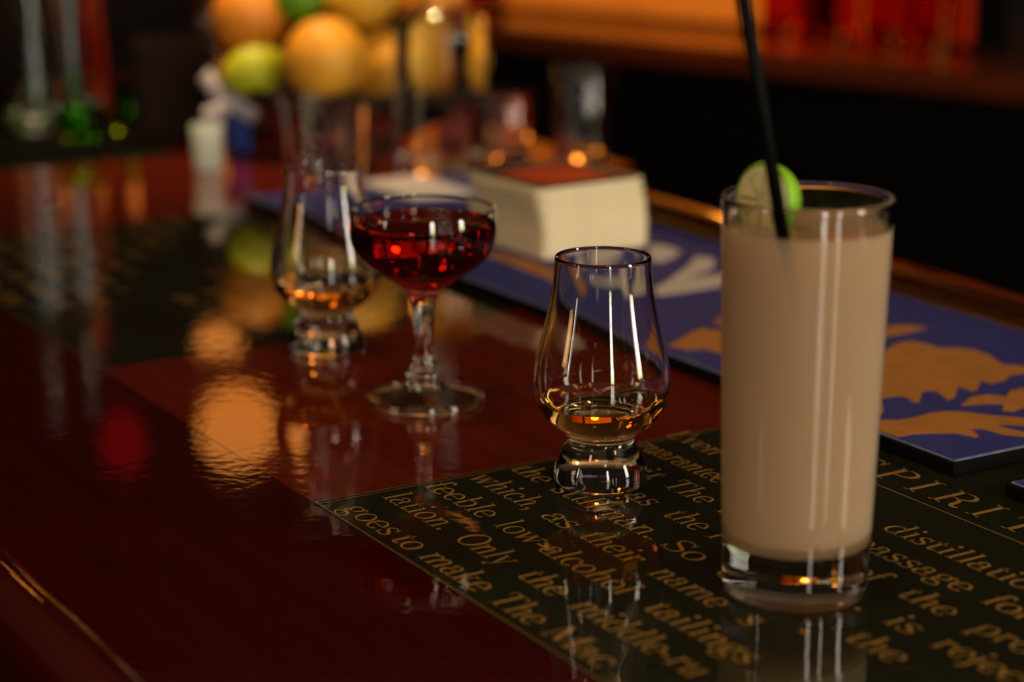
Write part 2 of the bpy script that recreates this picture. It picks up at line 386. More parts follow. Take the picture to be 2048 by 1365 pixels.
def glyph(p, c):
    if c == 'a':
        p.stem(.34, .06, .34); p.ell(.215, .325, .125, .12, 0, 160); p.dot(.115, .345, .05)
        p.ell(.19, .13, .135, .118, 75, 300); p.stroke(spline([(.21, .25), (.28, .27), (.34, .29)], 3), WT, WN); p.stroke(spline([(.25, .02), (.31, .06), (.34, .12)], 3), .05, WN)
        p.stroke(spline([(.34, .10), (.36, .03), (.41, .01), (.47, .05)], 3), WT * .7, WN); return .49
    if c == 'c': p.ell(.245, .23, .19, .222, 45, 320); p.dot(.37, .355, .052); return .45
    if c == 'd': p.stem(.40, 0, AH); p.ell(.25, .228, .19, .222, 35, 325); p.ser(.40, AH, .10, True, 0); p.ser(.40, 0, 0, False, .11); return .55
    if c == 'e': p.ell(.245, .23, .19, .222, 0, 318); p.line(.06, .235, .435, .235, WN); return .48
    if c == 'b': p.stem(.13, 0, AH); p.ell(.28, .228, .18, .222, -145, 145); p.ser(.13, AH, .11, True, 0); return .53
    if c == 'f':
        p.stem(.15, 0, .58); p.stroke(spline([(.15, .55), (.17, .67), (.25, .72), (.32, .69)], 4)); p.dot(.32, .655, .05)
        p.line(.03, .445, .29, .445, .028); p.ser(.15, 0, .11); return .32
    if c == 'g':
        p.ell(.22, .31, .14, .135, 0, 360, WT * .9); p.ell(.235, -.09, .19, .105, 0, 360, WT * .75); p.stroke(spline([(.14, .20), (.09, .13), (.14, .07), (.28, .05), (.36, .01)], 4), WT, WN * 1.5)
        p.stroke(spline([(.33, .40), (.39, .45), (.45, .43)], 3)); p.dot(.45, .41, .04); return .49
    if c == 'h': p.stem(.14, 0, AH); g_arch(p, .14, .43); p.ser(.14, AH, .11, True, 0); p.ser(.14, 0, .10); p.ser(.43, 0, .10); return .57
    if c == 'i': p.stem(.15, 0, XH); p.dot(.14, .645, .056); p.ser(.15, XH, .11, True, 0); p.ser(.15, 0, .11); return .30
    if c == 'k':
        p.stem(.14, 0, AH); p.line(.15, .17, .40, .43, .03); p.line(.235, .26, .44, .02, WT); p.ser(.14, AH, .11, True, 0); p.ser(.14, 0, .10); p.ser(.42, 0, .10); p.ser(.39, XH, .09, True); return .55
    if c == 'l': p.stem(.15, 0, AH); p.ser(.15, AH, .11, True, 0); p.ser(.15, 0, .11); return .30
    if c == 'm':
        p.stem(.14, 0, XH); g_arch(p, .14, .43); g_arch(p, .43, .72); p.ser(.14, XH, .11, True, 0)
        for x in (.14, .43, .72): p.ser(x, 0, .09)
        return .86
    if c == 'n': p.stem(.14, 0, XH); g_arch(p, .14, .43); p.ser(.14, XH, .11, True, 0); p.ser(.14, 0, .10); p.ser(.43, 0, .10); return .57
    if c == 'o': p.ell(.25, .23, .195, .222, 0, 360); return .50
    if c == 'p': p.stem(.15, -.22, XH); p.ell(.29, .228, .18, .222, -145, 145); p.ser(.15, XH, .11, True, 0); p.ser(.15, -.22, .10); return .54
    if c == 'r': p.stem(.14, 0, XH); p.stroke(spline([(.15, .27), (.21, .39), (.30, .44)], 4), .05, WN); p.dot(.325, .395, .055); p.ser(.14, XH, .11, True, 0); p.ser(.14, 0, .11); return .41
    if c in 'sS':
        k = 1.0 if c == 's' else 1.5
        P = spline([(.33 * k, .33 * k), (.29 * k, .42 * k), (.20 * k, .445 * k), (.11 * k, .41 * k), (.085 * k, .34 * k), (.13 * k, .27 * k), (.22 * k, .225 * k), (.32 * k, .17 * k), (.345 * k, .10 * k), (.30 * k, .03 * k), (.20 * k, .008 * k), (.11 * k, .04 * k), (.07 * k, .13 * k)], 3)
        n = len(P); W = [WN + (WT * (1.0 if c == 's' else 1.15) - WN) * math.exp(-((i / n - .5) / .17) ** 2) for i in range(n)]
        p.stroke(P, widths=W); p.line(.33 * k, .31 * k, .345 * k, .455 * k, WN); p.line(.07 * k, .0, .065 * k, .15 * k, WN); return .42 if c == 's' else .60
    if c == 't':
        p.stem(.15, .10, .50); p.poly([(.11, .44), (.19, .44), (.19, .62)]); p.line(.03, .445, .30, .445, .028); p.stroke(spline([(.15, .12), (.17, .03), (.24, .012), (.31, .08)], 4)); return .34
    if c == 'u':
        p.stem(.14, .14, XH); p.stroke(spline([(.14, .16), (.16, .05), (.24, .015), (.35, .06), (.41, .15)], 4)); p.stem(.43, 0, XH); p.ser(.14, XH, .10, True, 0); p.ser(.43, XH, .10, True, 0); p.ser(.43, 0, 0, False, .10); return .57
    if c == 'w':
        p.line(.08, .45, .22, .01, WT); p.line(.22, .01, .36, .44, .03); p.line(.36, .45, .50, .01, WT); p.line(.50, .01, .64, .45, .03)
        for x in (.08, .36, .64): p.ser(x, XH, .10, True)
        return .72
    if c == 'v': p.line(.08, .45, .25, .01, WT); p.line(.25, .01, .41, .45, .03); p.ser(.08, XH, .10, True); p.ser(.41, XH, .09, True); return .49
    if c == 'y': p.line(.08, .45, .26, .02, WT); p.line(.43, .45, .20, -.17, .03); p.dot(.15, -.165, .05); p.ser(.08, XH, .10, True); p.ser(.43, XH, .09, True); return .50
    if c == 'j': p.stem(.14, -.12, XH); p.dot(.14, .645, .056); p.stroke(spline([(.14, -.1), (.10, -.20), (.02, -.2)], 4)); p.ser(.14, XH, .1, True, 0); return .29
    if c == 'T':
        p.stem(.32, 0, CH, .095); p.line(.03, CH - .015, .61, CH - .015, .03); p.line(.045, CH, .035, .52, .03); p.line(.595, CH, .605, .52, .03); p.ser(.32, 0, .15); return .64
    if c == 'O': p.ell(.37, .35, .31, .345, 0, 360, .105, .03, 28); return .74
    if c == 'E':
        p.stem(.17, 0, CH, .095)
        for y in (.014, CH - .014): p.line(.05, y, .58, y, .028)
        p.line(.17, .36, .42, .36, .028); p.line(.42, .26, .42, .46, .03); p.line(.565, CH, .575, .52, .03); p.line(.57, 0, .59, .20, .03); return .65
    if c == 'M':
        p.stem(.13, 0, CH, .032); p.stem(.76, 0, CH, .095); p.line(.15, CH - .02, .44, .03, .095); p.line(.44, .03, .75, CH - .02, .034)
        p.ser(.13, 0, .10); p.ser(.76, 0, .13); p.ser(.12, CH, .09, True); p.ser(.77, CH, .11, True); return .90
    if c in 'PR':
        p.stem(.17, 0, CH, .095); p.ser(.17, 0, .13); p.ser(.15, CH, .10, True)
        p.ell(.33, .525, .22, .16, -90, 90, .10, .03); p.line(.17, CH - .015, .33, CH - .015, .03); p.line(.17, .365, .33, .365, .03)
        if c == 'R': p.stroke(spline([(.36, .365), (.46, .27), (.49, .10), (.57, .015), (.66, .06)], 4), .10, .04); return .68
        return .60
    if c == 'I': p.stem(.19, 0, CH, .095); p.ser(.19, 0, .14); p.ser(.19, CH, .14, True); return .38
    if c == '-': p.line(.04, .21, .28, .21, .055); return .33
    if c == '.': p.dot(.12, .05, .056); return .26
    if c == ',': p.dot(.12, .05, .056); p.stroke(spline([(.16, .05), (.16, -.05), (.08, -.13)], 4), .05, .02); return .26
    return .3
def word(pen, text, u0, u1, v, em):
    tmp = Pen(); x = 0.0
    for ch in text:
        k = len(tmp.v); adv = glyph(tmp, ch)
        for i in range(k, len(tmp.v)): tmp.v[i] = (tmp.v[i][0] + x, tmp.v[i][1])
        x += adv
    lo = min(q[0] for q in tmp.v); hi = max(q[0] for q in tmp.v)
    s = (u1 - u0) / (hi - lo) if u1 else em
    k = len(pen.v)
    pen.v += [(u0 + (q[0] - lo) * s, v + q[1] * em) for q in tmp.v]
    pen.f += [tuple(i + k for i in f) for f in tmp.f]
EM, LV, LS = 0.0222, 0.6240, 0.0253
LINES = {
 1: [('Even', -.8743, -.8325), ('distillation', -.7001, -.596)],
 2: [('guarantee', -.8681, -.793), ('passage', -.6935, -.6195), ('for', -.6077, -.581)],
 3: [('it', -.829, -.815), ('The', -.8064, -.7715), ('f', -.7608, None), ('of', -.6645, -.6475), ('the', -.6325, -.602), ('process', -.5873, -.517)],
 4: [('as', -.802, -.783), ('the', -.769, -.7415), ('r', -.7335, None), ('.', -.629, None), ('is', -.6116, -.596), ('rejected', -.583, -.508)],
 5: [('the', -.8664, -.839), ('stillman.', -.828, -.7455), ('So', -.7343, -.7089), ('o', -.6936, None), ('the', -.6065, -.576)],
 6: [('which,', -.8659, -.808), ('as', -.7973, -.7755), ('their', -.764, -.722), ('name', -.7082, -.6595), ('s', -.6439, None)],
 7: [('feeble', -.8647, -.808), ('low-alcohol', -.7974, -.6932), ('tailings', -.6755, -.6064)],
 8: [('lation.', -.8603, -.8046), ('Only', -.791, -.749), ('the', -.7356, -.7055), ('middle-ru', -.693, -.606)],
 9: [('goes', -.855, -.811), ('to', -.8055, -.787), ('make', -.7785, -.727), ('The', -.718, -.683), ('Mac', -.6747, -.632)],
}
def pen_obj(name, pen, z, mat, parent, du=0.0):
    o = mesh_obj(name, [BAR_M @ Vector((q[0] + du, q[1], z)) for q in pen.v], pen.f, mat, parent)
    return o
TOPZ = 0.0002
for ip, (a, b) in enumerate(PANELS):
    p = bpart('printed_panel', a, b, 0.415, 0.760, -0.03, 0.0, M['panel'])
    tag(p, 'dark green panel with gold lettering')
    inv = p.matrix_parent_inverse
    subs = []
    if ip < 2:
        du = a - PANELS[0][0]
        for k, ws in LINES.items():
            for t, u0, u1 in ws:
                pen = Pen(); word(pen, t, u0, u1, LV - LS * (k - 1), EM)
                subs.append(pen_obj('printed_word', pen, TOPZ, M['gold_ink'], p, du))
        pen = Pen()
        for ch, u0 in zip('SPIRIT', (-.7865, -.7645, -.7405, -.7225, -.6965, -.6775)): word(pen, ch, u0, None, .6735, .0305)
        subs.append(pen_obj('heading', pen, TOPZ, M['gold_ink'], p, du))
        pen = Pen(); pen.line(-.80, .6657, -.47, .6657, .0007); subs.append(pen_obj('ruled_line', pen, TOPZ, M['gold_ink'], p, du))
    for d in (.0012, .0042):
        pen = Pen(); pen.line(a + d, .416, a + d, .759, .0010); subs.append(pen_obj('border_line', pen, TOPZ, M['gold_dim'], p))
    pen = Pen(); pen.line(a + .001, .4162, b - .001, .4162, .0010); subs.append(pen_obj('border_line', pen, TOPZ, M['gold_dim'], p))
    for s in subs: s.matrix_parent_inverse = Matrix()

# ------------------------------------------------------------------ bar mats
MT = 0.008
def mat_thing(u0, u1, v0, v1, label, name='bar_mat'):
    o = empty(name, bar((u0 + u1) / 2, (v0 + v1) / 2, 0)); tag(o, label, 'bar mat')
    inv = Matrix.Translation(-Vector(o.location))
    for n, d, m, bv in (('rubber_base', (u0 - .002, u1 + .002, v0 - .002, v1 + .002, 0.0003, MT - .0008), 'black_rubber', .001),
                        ('worn_rim', (u0, u1, v0, v1, MT - .0008, MT - .0003), 'mat_edge', 0), ('printed_top', (u0 + .0012, u1 - .0012, v0 + .0012, v1 - .0012, MT - .0003, MT), 'mat_blue', 0)):
        q = box(n, d, M[m], o, bv, BAR_M); q.matrix_parent_inverse = inv
    return o, inv
mat1, inv1 = mat_thing(-1.600, -0.7421, 0.7085, 0.931, 'blue bar mat with gold lion emblem, under the coaster stack')
mat2, inv2 = mat_thing(-0.7025, 0.15, 0.7085, 0.931, 'blue bar mat whose corner shows at the far right frame edge')
sm_ = empty('service_mat', bar(-2.2, .72, 0)); tag(sm_, 'black rubber service mat under the tall clear bottles', 'bar mat')
for n_, d_ in (('rubber_sheet', (-2.50, -1.93, .45, .89, .0003, .004)), ('raised_rim', (-2.50, -1.93, .45, .456, .004, .007)), ('raised_rim', (-2.50, -1.93, .884, .89, .004, .007)), ('raised_rim', (-1.936, -1.93, .456, .884, .004, .007)), ('raised_rim', (-2.50, -2.494, .456, .884, .004, .007))):
    q = box(n_, d_, M['black_rubber'], sm_, 0, BAR_M); q.matrix_parent_inverse = Matrix.Translation(-Vector(sm_.location))
def print_px(name, pts, mat, org, s):
    P = [at(org[0] + x / s, org[1] + y / s, MT) for x, y in pts]
    o = prism(name, [(p.x, p.y) for p in P], MT, MT + .0002, M[mat], mat1); o.matrix_parent_inverse = inv1
    return o
O5 = ((1700, 560), 3.414)
print_px('emblem_body', [(60, 560), (250, 480), (330, 430), (420, 420), (520, 440), (620, 470), (730, 465), (850, 480), (960, 520), (1040, 580), (1188, 590), (1260, 600), (1260, 635), (1188, 640), (1090, 655), (1050, 690), (960, 710), (890, 690), (870, 750), (830, 765), (740, 730), (715, 800), (670, 825), (600, 770), (550, 760), (495, 765), (470, 840), (430, 840), (390, 805), (330, 795), (210, 810), (230, 900), (100, 1000), (-80, 900), (-120, 700)], 'mat_gold', *O5)
print_px('emblem_mane', [(100, 330), (250, 318), (400, 310), (530, 325), (440, 355), (330, 375), (250, 390), (100, 420)], 'mat_gold', *O5)
print_px('emblem_limb', [(190, 960), (330, 960), (430, 945), (530, 915), (650, 900), (800, 905), (950, 925), (1188, 945), (1300, 960), (1300, 1010), (1188, 1000), (1050, 990), (990, 990), (1080, 1020), (1188, 1040), (1290, 1060), (1188, 1075), (1050, 1060), (900, 1020), (820, 1020), (880, 1065), (860, 1080), (720, 1050), (560, 1050), (430, 1055), (330, 1075), (180, 1030)], 'mat_gold', *O5)
print_px('emblem_claw', [(760, 860), (830, 800), (950, 785), (1070, 800), (1090, 760), (1188, 740), (1300, 730), (1300, 860), (1188, 870), (1120, 900), (1040, 895), (1050, 850), (900, 850)], 'mat_gold', *O5)
O4 = ((900, 320), 3.412)
print_px('emblem_tail', [(1480, 1270), (1560, 1230), (1640, 1180), (1720, 1150), (1870, 1170), (2060, 1220), (2060, 1330), (1870, 1330), (1740, 1290), (1620, 1300)], 'mat_gold', *O4)
print_px('emblem_mane', [(1790, 1100), (1880, 1060), (2050, 1090), (2000, 1160), (1880, 1150)], 'mat_gold', *O4)
print_px('emblem_scroll', [(200, 610), (400, 650), (560, 690), (690, 745), (800, 830), (880, 900), (830, 940), (740, 860), (640, 800), (520, 760), (400, 705), (220, 650)], 'mat_gold', *O4)
# white capitals across the mat, read from the customers' side
for P_ in ([(1360, 575), (1480, 590), (1575, 625), (1540, 660), (1450, 700), (1370, 690)],
           [(1390, 880), (1480, 830), (1620, 730), (1680, 660), (1790, 670), (1815, 720), (1760, 760), (1600, 815), (1870, 775), (1990, 760), (1990, 830), (1870, 860), (1640, 900), (1420, 930)],
           [(900, 700), (1000, 650), (1200, 635), (1240, 680), (1100, 720), (960, 735)], [(880, 820), (1000, 840), (1240, 830), (1250, 870), (1100, 880), (940, 860)],
           [(1240, 740), (1330, 760), (1340, 930), (1290, 965), (1245, 880)], [(790, 690), (870, 700), (870, 770), (790, 770)]):
    print_px('letter_stroke', P_, 'mat_white', *O4)

# ------------------------------------------------------------------ glassware
def mm(prof): return [(a * .001, b * .001) for a, b in prof]
GL_OUT = [(21.6, 0), (22.6, .8), (23.2, 2.4), (23.3, 4.6), (22.7, 9), (20.9, 14), (18.2, 19), (16.5, 22), (16.7, 24), (19.6, 27), (25.0, 30.8), (29.6, 36), (32.5, 42), (33.7, 49), (33.5, 56), (32.4, 64), (29.7, 75), (27.0, 86), (24.8, 97), (23.8, 107), (23.4, 114.0)]
GL_IN = [(22.0, 114.0), (22.3, 107), (23.3, 97), (25.4, 86), (28.0, 75), (30.6, 64), (31.7, 56), (31.8, 49), (30.5, 42), (27.4, 36.2), (22.5, 31.6), (16.5, 28.2), (9.0, 26.2), (0, 25.5)]
def cut_below(prof, z):                                 # the part of a falling inner profile under a liquid level
    out = []
    for a, b in zip(prof, prof[1:]):
        if a[1] > z >= b[1]:
            t = (a[1] - z) / (a[1] - b[1]); out.append((a[0] + (b[0] - a[0]) * t, z))
        if b[1] < z: out.append((b[0], b[1]))
    return out
def cut_above(prof, z):
    out = []
    for a, b in zip(prof, prof[1:]):
        if a[1] > z: out.append((a[0], a[1]))
        if a[1] > z >= b[1]:
            t = (a[1] - z) / (a[1] - b[1]); out.append((a[0] + (b[0] - a[0]) * t, z))
    return out
def filled(parent, out, rim, inn, level, gmat, lname, lmat, gname='glass_body', seg=96):
    """a glass whose inner wall under the level is the liquid's own surface"""
    lathe(gname, out + rim + cut_above(inn, level), gmat, parent, seg)
    lathe(lname, [(0, level)] + cut_below(inn, level), lmat, parent, seg)
def nosing_glass(name, loc, level, label, rz=0):
    g = empty(name, loc); tag(g, label, 'whisky glass')
    out = [tuple(p) for p in spline(mm(GL_OUT), 4)]; inn = [tuple(p) for p in spline(mm(GL_IN), 4)]
    rim = [(0.02315, .1146), (0.0227, .1148), (0.02225, .1146)]
    filled(g, [(0, .0012), (.012, .0010), (.019, .0002)] + out, rim, inn, level, M['glass'], 'whisky', M['whisky'])
    return g
nosing_glass('nosing_glass', at(1201, 963), .0425, 'tulip-shaped whisky glass with amber whisky, standing on the lettered panel')
nosing_glass('nosing_glass', at(655, 698), .0425, 'blurred tulip-shaped whisky glass behind the coupe of red cocktail')

# coupe
cp = empty('coupe_glass', at(850, 803)); tag(cp, 'stemmed coupe filled with dark red cocktail', 'cocktail glass')
CO = [(33.2, .3), (33.6, 1.2), (33.3, 2.6), (30, 3.6), (22, 5.6), (14, 8.4), (10.6, 11), (10.2, 14), (9.9, 17.5), (8.2, 20.5), (6.6, 25), (5.4, 34), (5.2, 44), (5.9, 54), (7.4, 60), (11.5, 66), (20.5, 71.8), (30.5, 78.8), (37.0, 85.5), (40.2, 92), (41.0, 99), (40.6, 106), (39.9, 110.6)]
CI = [(38.6, 110.6), (39.3, 106), (39.6, 99), (38.6, 92), (35.4, 86.3), (29.2, 80.2), (19.0, 73.6), (10.0, 69.4), (4, 67.2), (0, 66.6)]
co = [tuple(p) for p in spline(mm(CO), 4)]; ci = [tuple(p) for p in spline(mm(CI), 4)]
lo_ = [p for p in co if p[1] < .0085]; hi_ = [p for p in co if p[1] >= .0085]
lathe('foot', [(0, .0016), (.0300, .0016)] + [p for p in lo_ if p[0] < .0302 and p[1] > .002] + [(.0125, .0086), (0, .0086)], M['thin_glass'], cp, 112)
lathe('foot_rim', [(.0316 + .0020 * math.cos(R(t)), .0022 + .0020 * math.sin(R(t))) for t in range(0, 361, 30)], M['glass'], cp, 112)
filled(cp, [(0, .0087), (.0100, .0087)] + hi_, [(.0396, .1112), (.0392, .1114), (.0388, .1112)], ci, .1035, M['glass'], 'red_cocktail', M['cocktail'], 'bowl_and_stem', 112)

# highball
HB = at(1588, 1176); RB, RT, HH = .0311, .0352, .1715
hb = empty('highball_glass', HB); tag(hb, 'tall highball glass of cloudy beige drink with lime and straw', 'cocktail glass')
def rw(z): return RB + (RT - RB) * z / HH
LEV, ZB = .1585, .0215
out = [(0, .0030), (.018, .0026), (.026, .0012), (.0285, .0002), (RB - .0012, .0005), (RB - .0003, .0022), (rw(.004), .004)] + [(rw(z), z) for z in (.01, .02, .04, .08, .12, .15, .169)]
rim = [(RT - .0001, .1704), (RT - .0006, .1712), (RT - .0013, .1712), (RT - .0018, .1704)]
inn = [(rw(z) - .0019, z) for z in (.168, .15, .12, .08, .04, .030)] + [(rw(.026) - .0026, .0262), (rw(.024) - .005, .0236), (.021, .0222), (.01, .0217), (0, .0215)]
lathe('glass_base', [p for p in out if p[1] < .021] + [(rw(.0285), .0285)], M['glass'], hb, 112)
lathe('glass_rim', [(rw(LEV), LEV)] + [(rw(.169), .169)] + rim + [(rw(.168) - .0019, .168), (rw(LEV) - .0019, LEV)], M['glass'], hb, 112)
liq = [(0, LEV), (rw(LEV) - .006, LEV), (rw(LEV) - .002, LEV + .0006), (rw(LEV) + .0002, LEV + .0012)] + [(rw(z) + .0002, z) for z in (.15, .12, .08, .04, .028)] + [(rw(.026) - .0006, .0255), (rw(.024) - .003, .0230), (.021, .0216), (.01, .0211), (0, .0209)]
lathe('cloudy_drink', liq, M['cloudy'], hb, 112)
# straw in the drink
S0 = at_d(1563, 452, HB.y - .0255); T0 = at(1489, 10, .2545)
d = (T0 - S0).normalized(); top = S0 + d * .125; bot = S0 - d * .075
st = tube('drinking_straw', [bot, S0, top], .0027, M['straw'], None, 20)
# hollow end
tag(st, 'thin black drinking straw leaning in the tall beige drink', 'straw')
# cut lime: a domed piece with green peel and a pale cut face
lw = empty('lime_wedge', at_d(1527, 402, HB.y + .002)); tag(lw, 'cut piece of green lime at the rim of the tall beige drink', 'lime')
LR, LD = .0162, .0150
prof = [(LR * math.sin(t), LD * math.cos(t)) for t in [math.pi / 2 * i / 12 for i in range(13)]]
prof[0] = (0, LD)
lathe('peel', prof + [(LR - .0004, -.0008), (LR - .0016, -.0010), (LR - .0020, -.0002), (0, -.0002)], M['lime_peel'], lw, 40)
lathe('pith', [(LR - .0019, -.0004), (LR - .0020, -.0012), (LR - .0036, -.0013), (LR - .0037, -.0004)], M['lime_pith'], lw, 40)
for i in range(8):                                      # juice segments of the cut face
    a0, a1 = R(45 * i + 2.5), R(45 * i + 42.5)
    ring_ = [(.0125 * math.cos(a0 + (a1 - a0) * k / 6), .0125 * math.sin(a0 + (a1 - a0) * k / 6)) for k in range(7)]
    mid = (a0 + a1) / 2
    prism('segment', [(.0014 * math.cos(mid), .0014 * math.sin(mid))] + ring_, -.0016, -.0003, M['lime_flesh'], lw)
lathe('core', [(0, -.0004), (.0014, -.0004), (.0012, -.0014), (0, -.0014)], M['lime_pith'], lw, 12)
lw.rotation_euler = Vector((.78, .60, -.12)).to_track_quat('Z', 'Y').to_euler()

# ------------------------------------------------------------------ coasters
CW, CT, NC = .095, .0016, 32
cdir = Vector((.83, .557, 0)).normalized(); cang = math.atan2(cdir.y, cdir.x)
corner = at(1090, 521, MT)
cpt = corner + cdir * CW / 2 + Vector((-cdir.y, cdir.x, 0)) * CW / 2
def rsq(h, r, n=5):
    P = []
    for cx, cy_, a0 in ((h - r, h - r, 0), (-h + r, h - r, 90), (-h + r, -h + r, 180), (h - r, -h + r, 270)):
        for i in range(n + 1): a = R(a0 + 90 * i / n); P.append((cx + r * math.cos(a), cy_ + r * math.sin(a)))
    return P
cproto = prism('coaster', rsq(CW / 2, .006), 0, CT - .00012, M['card'])
pp = prism('printed_face', rsq(CW / 2 - .0015, .005), CT - .00012, CT - .00008, M['card_dark'], cproto)
pq = prism('red_print', rsq(CW / 2 - .016, .004), CT - .00008, CT - .00003, M['card_red'], cproto)
rnd = random.Random(3)
for i in range(NC):
    o = cproto if i == 0 else cproto.copy()
    if i: C.objects.link(o)
    sh = -.0055 * max(0, (i - 12) / 20) if i > 12 else 0
    jit = .0006 if i < 20 else .0016
    o.location = cpt + Vector((sh + rnd.uniform(-jit, jit), rnd.uniform(-jit, jit), MT + .0003 + i * CT - cpt.z))
    o.rotation_euler = (0, 0, cang + R(rnd.uniform(-.4, .4) if i < 20 else rnd.uniform(-1.6, 1.6)))
    if i == NC - 1:
        tag(o, 'red-printed cream coaster on top of the coaster stack', 'coaster', 'coasters in the stack'); pp.parent = o; pq.parent = o
    else:
        tag(o, 'plain cream card edge within the square coaster stack', 'coaster', 'coasters in the stack')

# ------------------------------------------------------------------ things further down the bar
def bottle(name, loc, prof, mat, label, cat='bottle', capz=None, capr=.014, liquid_level=None, group=None):
    b = empty(name, loc); tag(b, label, cat, group)
    o_ = [tuple(p) for p in spline(mm(prof), 4)]
    i_ = [(max(r - .0022, .004), z) for r, z in o_ if z > .007][::-1]
    i_ = i_ + [(0, .007)]
    if liquid_level: filled(b, [(0, .002)] + o_, [], i_, liquid_level, mat, 'clear_spirit', M['spirit'], 'glass_body', 64)
    else: lathe('glass_body', [(0, .002)] + o_ + i_, mat, b, 64)
    if capz: lathe('cap', [(0, capz), (capr, capz), (capr, capz + .03), (0, capz + .03)], M['cap'], b, 32, smooth=False)
    return b
BOT = [(38, 0), (42, 1.5), (43, 6), (43, 60), (43, 118), (42, 130), (37, 141), (27, 150), (18, 158), (14.5, 170), (14, 200), (14, 240), (15.5, 243), (15.5, 250)]
bottle('liquor_bottle', at(885, 346), BOT, M['bglass'], 'clear round-shouldered liquor bottle standing before the fruit', capz=.2505, capr=.0165, liquid_level=.148)
# rocks glass in front of the fruit
def tumbler(name, loc, r0, r1, h, label, base=.010, mat='glass'):
    t = empty(name, loc); tag(t, label, 'glass')
    lathe('glass_body', [(0, .0015), (r0 * .8, .001), (r0 * .93, 0), (r0, .002), (r0 + (r1 - r0) * .3, h * .3), (r1, h - .001), (r1 - .0008, h), (r1 - .0018, h - .0004), (r0 + (r1 - r0) * .3 - .002, h * .3), (r0 - .002, base + .003), (r0 * .8, base), (0, base)], M[mat], t, 64)
    return t
tumbler('rocks_glass', at(650, 356), .034, .0385, .074, 'short clear rocks glass below the big orange', .012)
SHELF = -0.12
wsf = empty('work_shelf', bar(-1.2, 1.2, Z0)); tag(wsf, 'dark steel work shelf behind the bar rail', 'shelf')
for n, dd in (('shelf_top', (-1.55, .4, 1.02, 1.38, SHELF - .02, SHELF)), ('shelf_side', (-1.55, -1.52, 1.02, 1.38, Z0, SHELF - .02)), ('shelf_side', (.37, .4, 1.02, 1.38, Z0, SHELF - .02))):
    q = box(n, dd, M['steel'] if n == 'shelf_top' else M['cabinet'], wsf, 0, BAR_M); q.matrix_parent_inverse = Matrix.Translation(-Vector(wsf.location))
tumbler('highball_glass', at(1165, 324), .0255, .029, .094, 'tall empty glass standing just behind the coaster stack', .010)
tumbler('rocks_glass', at(1012, 322), .024, .027, .066, 'shorter empty glass between the liquor bottle and the tall empty glass', .010)

# fruit in a wire basket
fb = empty('fruit_basket', at_d(712, 300, 2.035)); fb.location.z = 0
tag(fb, 'black wire basket holding the oranges and limes', 'basket')
def ring(r, z, n=48): return [(r * math.cos(2 * math.pi * i / n), r * math.sin(2 * math.pi * i / n), z) for i in range(n)]
tube('base_ring', ring(.055, .003), .003, M['wire'], fb, 8, cyclic=True)
tube('foot_ring', ring(.045, .040), .0025, M['wire'], fb, 8, cyclic=True)
tube('middle_ring', ring(.094, .052), .002, M['wire'], fb, 8, cyclic=True)
tube('rim_ring', ring(.122, .066), .003, M['wire'], fb, 8, cyclic=True)
for i in range(16):
    a = 2 * math.pi * i / 16
    tube('rib', [(r * math.cos(a), r * math.sin(a), z) for r, z in ((.055, .003), (.046, .022), (.045, .040), (.070, .045), (.094, .052), (.110, .059), (.122, .066))], .0016, M['wire'], fb, 6)
def fruit(name, p, r, mat, label, cat, squash=(1, 1, 1), rot=(0, 0, 0), tip=0.0):
    f = empty(name, p); tag(f, label, cat, 'fruit in the wire basket'); f.rotation_euler = rot
    prof = []
    for i in range(25):
        t = -math.pi / 2 + math.pi * i / 24
        k = 1 + tip * max(0, abs(math.sin(t)) - .8) * 5 * .2
        prof.append((r * math.cos(t) * squash[0] if 0 < i < 24 else 0, r * math.sin(t) * squash[2] * k))
    lathe('peel', prof, M[mat], f, 32)
    lathe('stem_end', [(0, r * squash[2] * .985), (.003, r * squash[2] * .995), (.0028, r * squash[2] * 1.03), (0, r * squash[2] * 1.035)], M['stem'], f, 10)
fruit('orange', at_d(651, 118, 1.93), .0382, 'orange', 'big bright orange at the front of the fruit basket', 'orange')
fruit('orange', at_d(497, 35, 2.00), .036, 'orange_deep', 'deep orange fruit above the yellow-green lime', 'orange')
fruit('lime', at_d(508, 140, 1.97), .0245, 'lime_yellow', 'yellow-green lime under the deep orange fruit', 'lime', (1, 1, 1.2), (0, R(70), R(20)), .3)
fruit('orange', at_d(768, 130, 2.03), .035, 'orange', 'orange half hidden by the liquor bottle', 'orange')
fruit('lemon', at_d(915, 125, 2.08), .032, 'lemon', 'yellow lemon seen through the clear liquor bottle', 'lemon', (1, 1, 1.15), (0, R(15), 0), .4)
fruit('lime', at_d(597, -5, 1.99), .0215, 'lime_skin', 'green lime at the top edge between the oranges', 'lime', (1, 1, 1.2), (R(90), 0, R(50)), .3)
fruit('lemon', at_d(722, -5, 2.03), .030, 'lemon', 'yellow lemon on top of the heap', 'lemon', (1, 1, 1.2), (0, R(80), 0), .4)
fruit('orange', at_d(860, 5, 2.07), .033, 'orange_deep', 'orange behind the neck of the liquor bottle', 'orange')

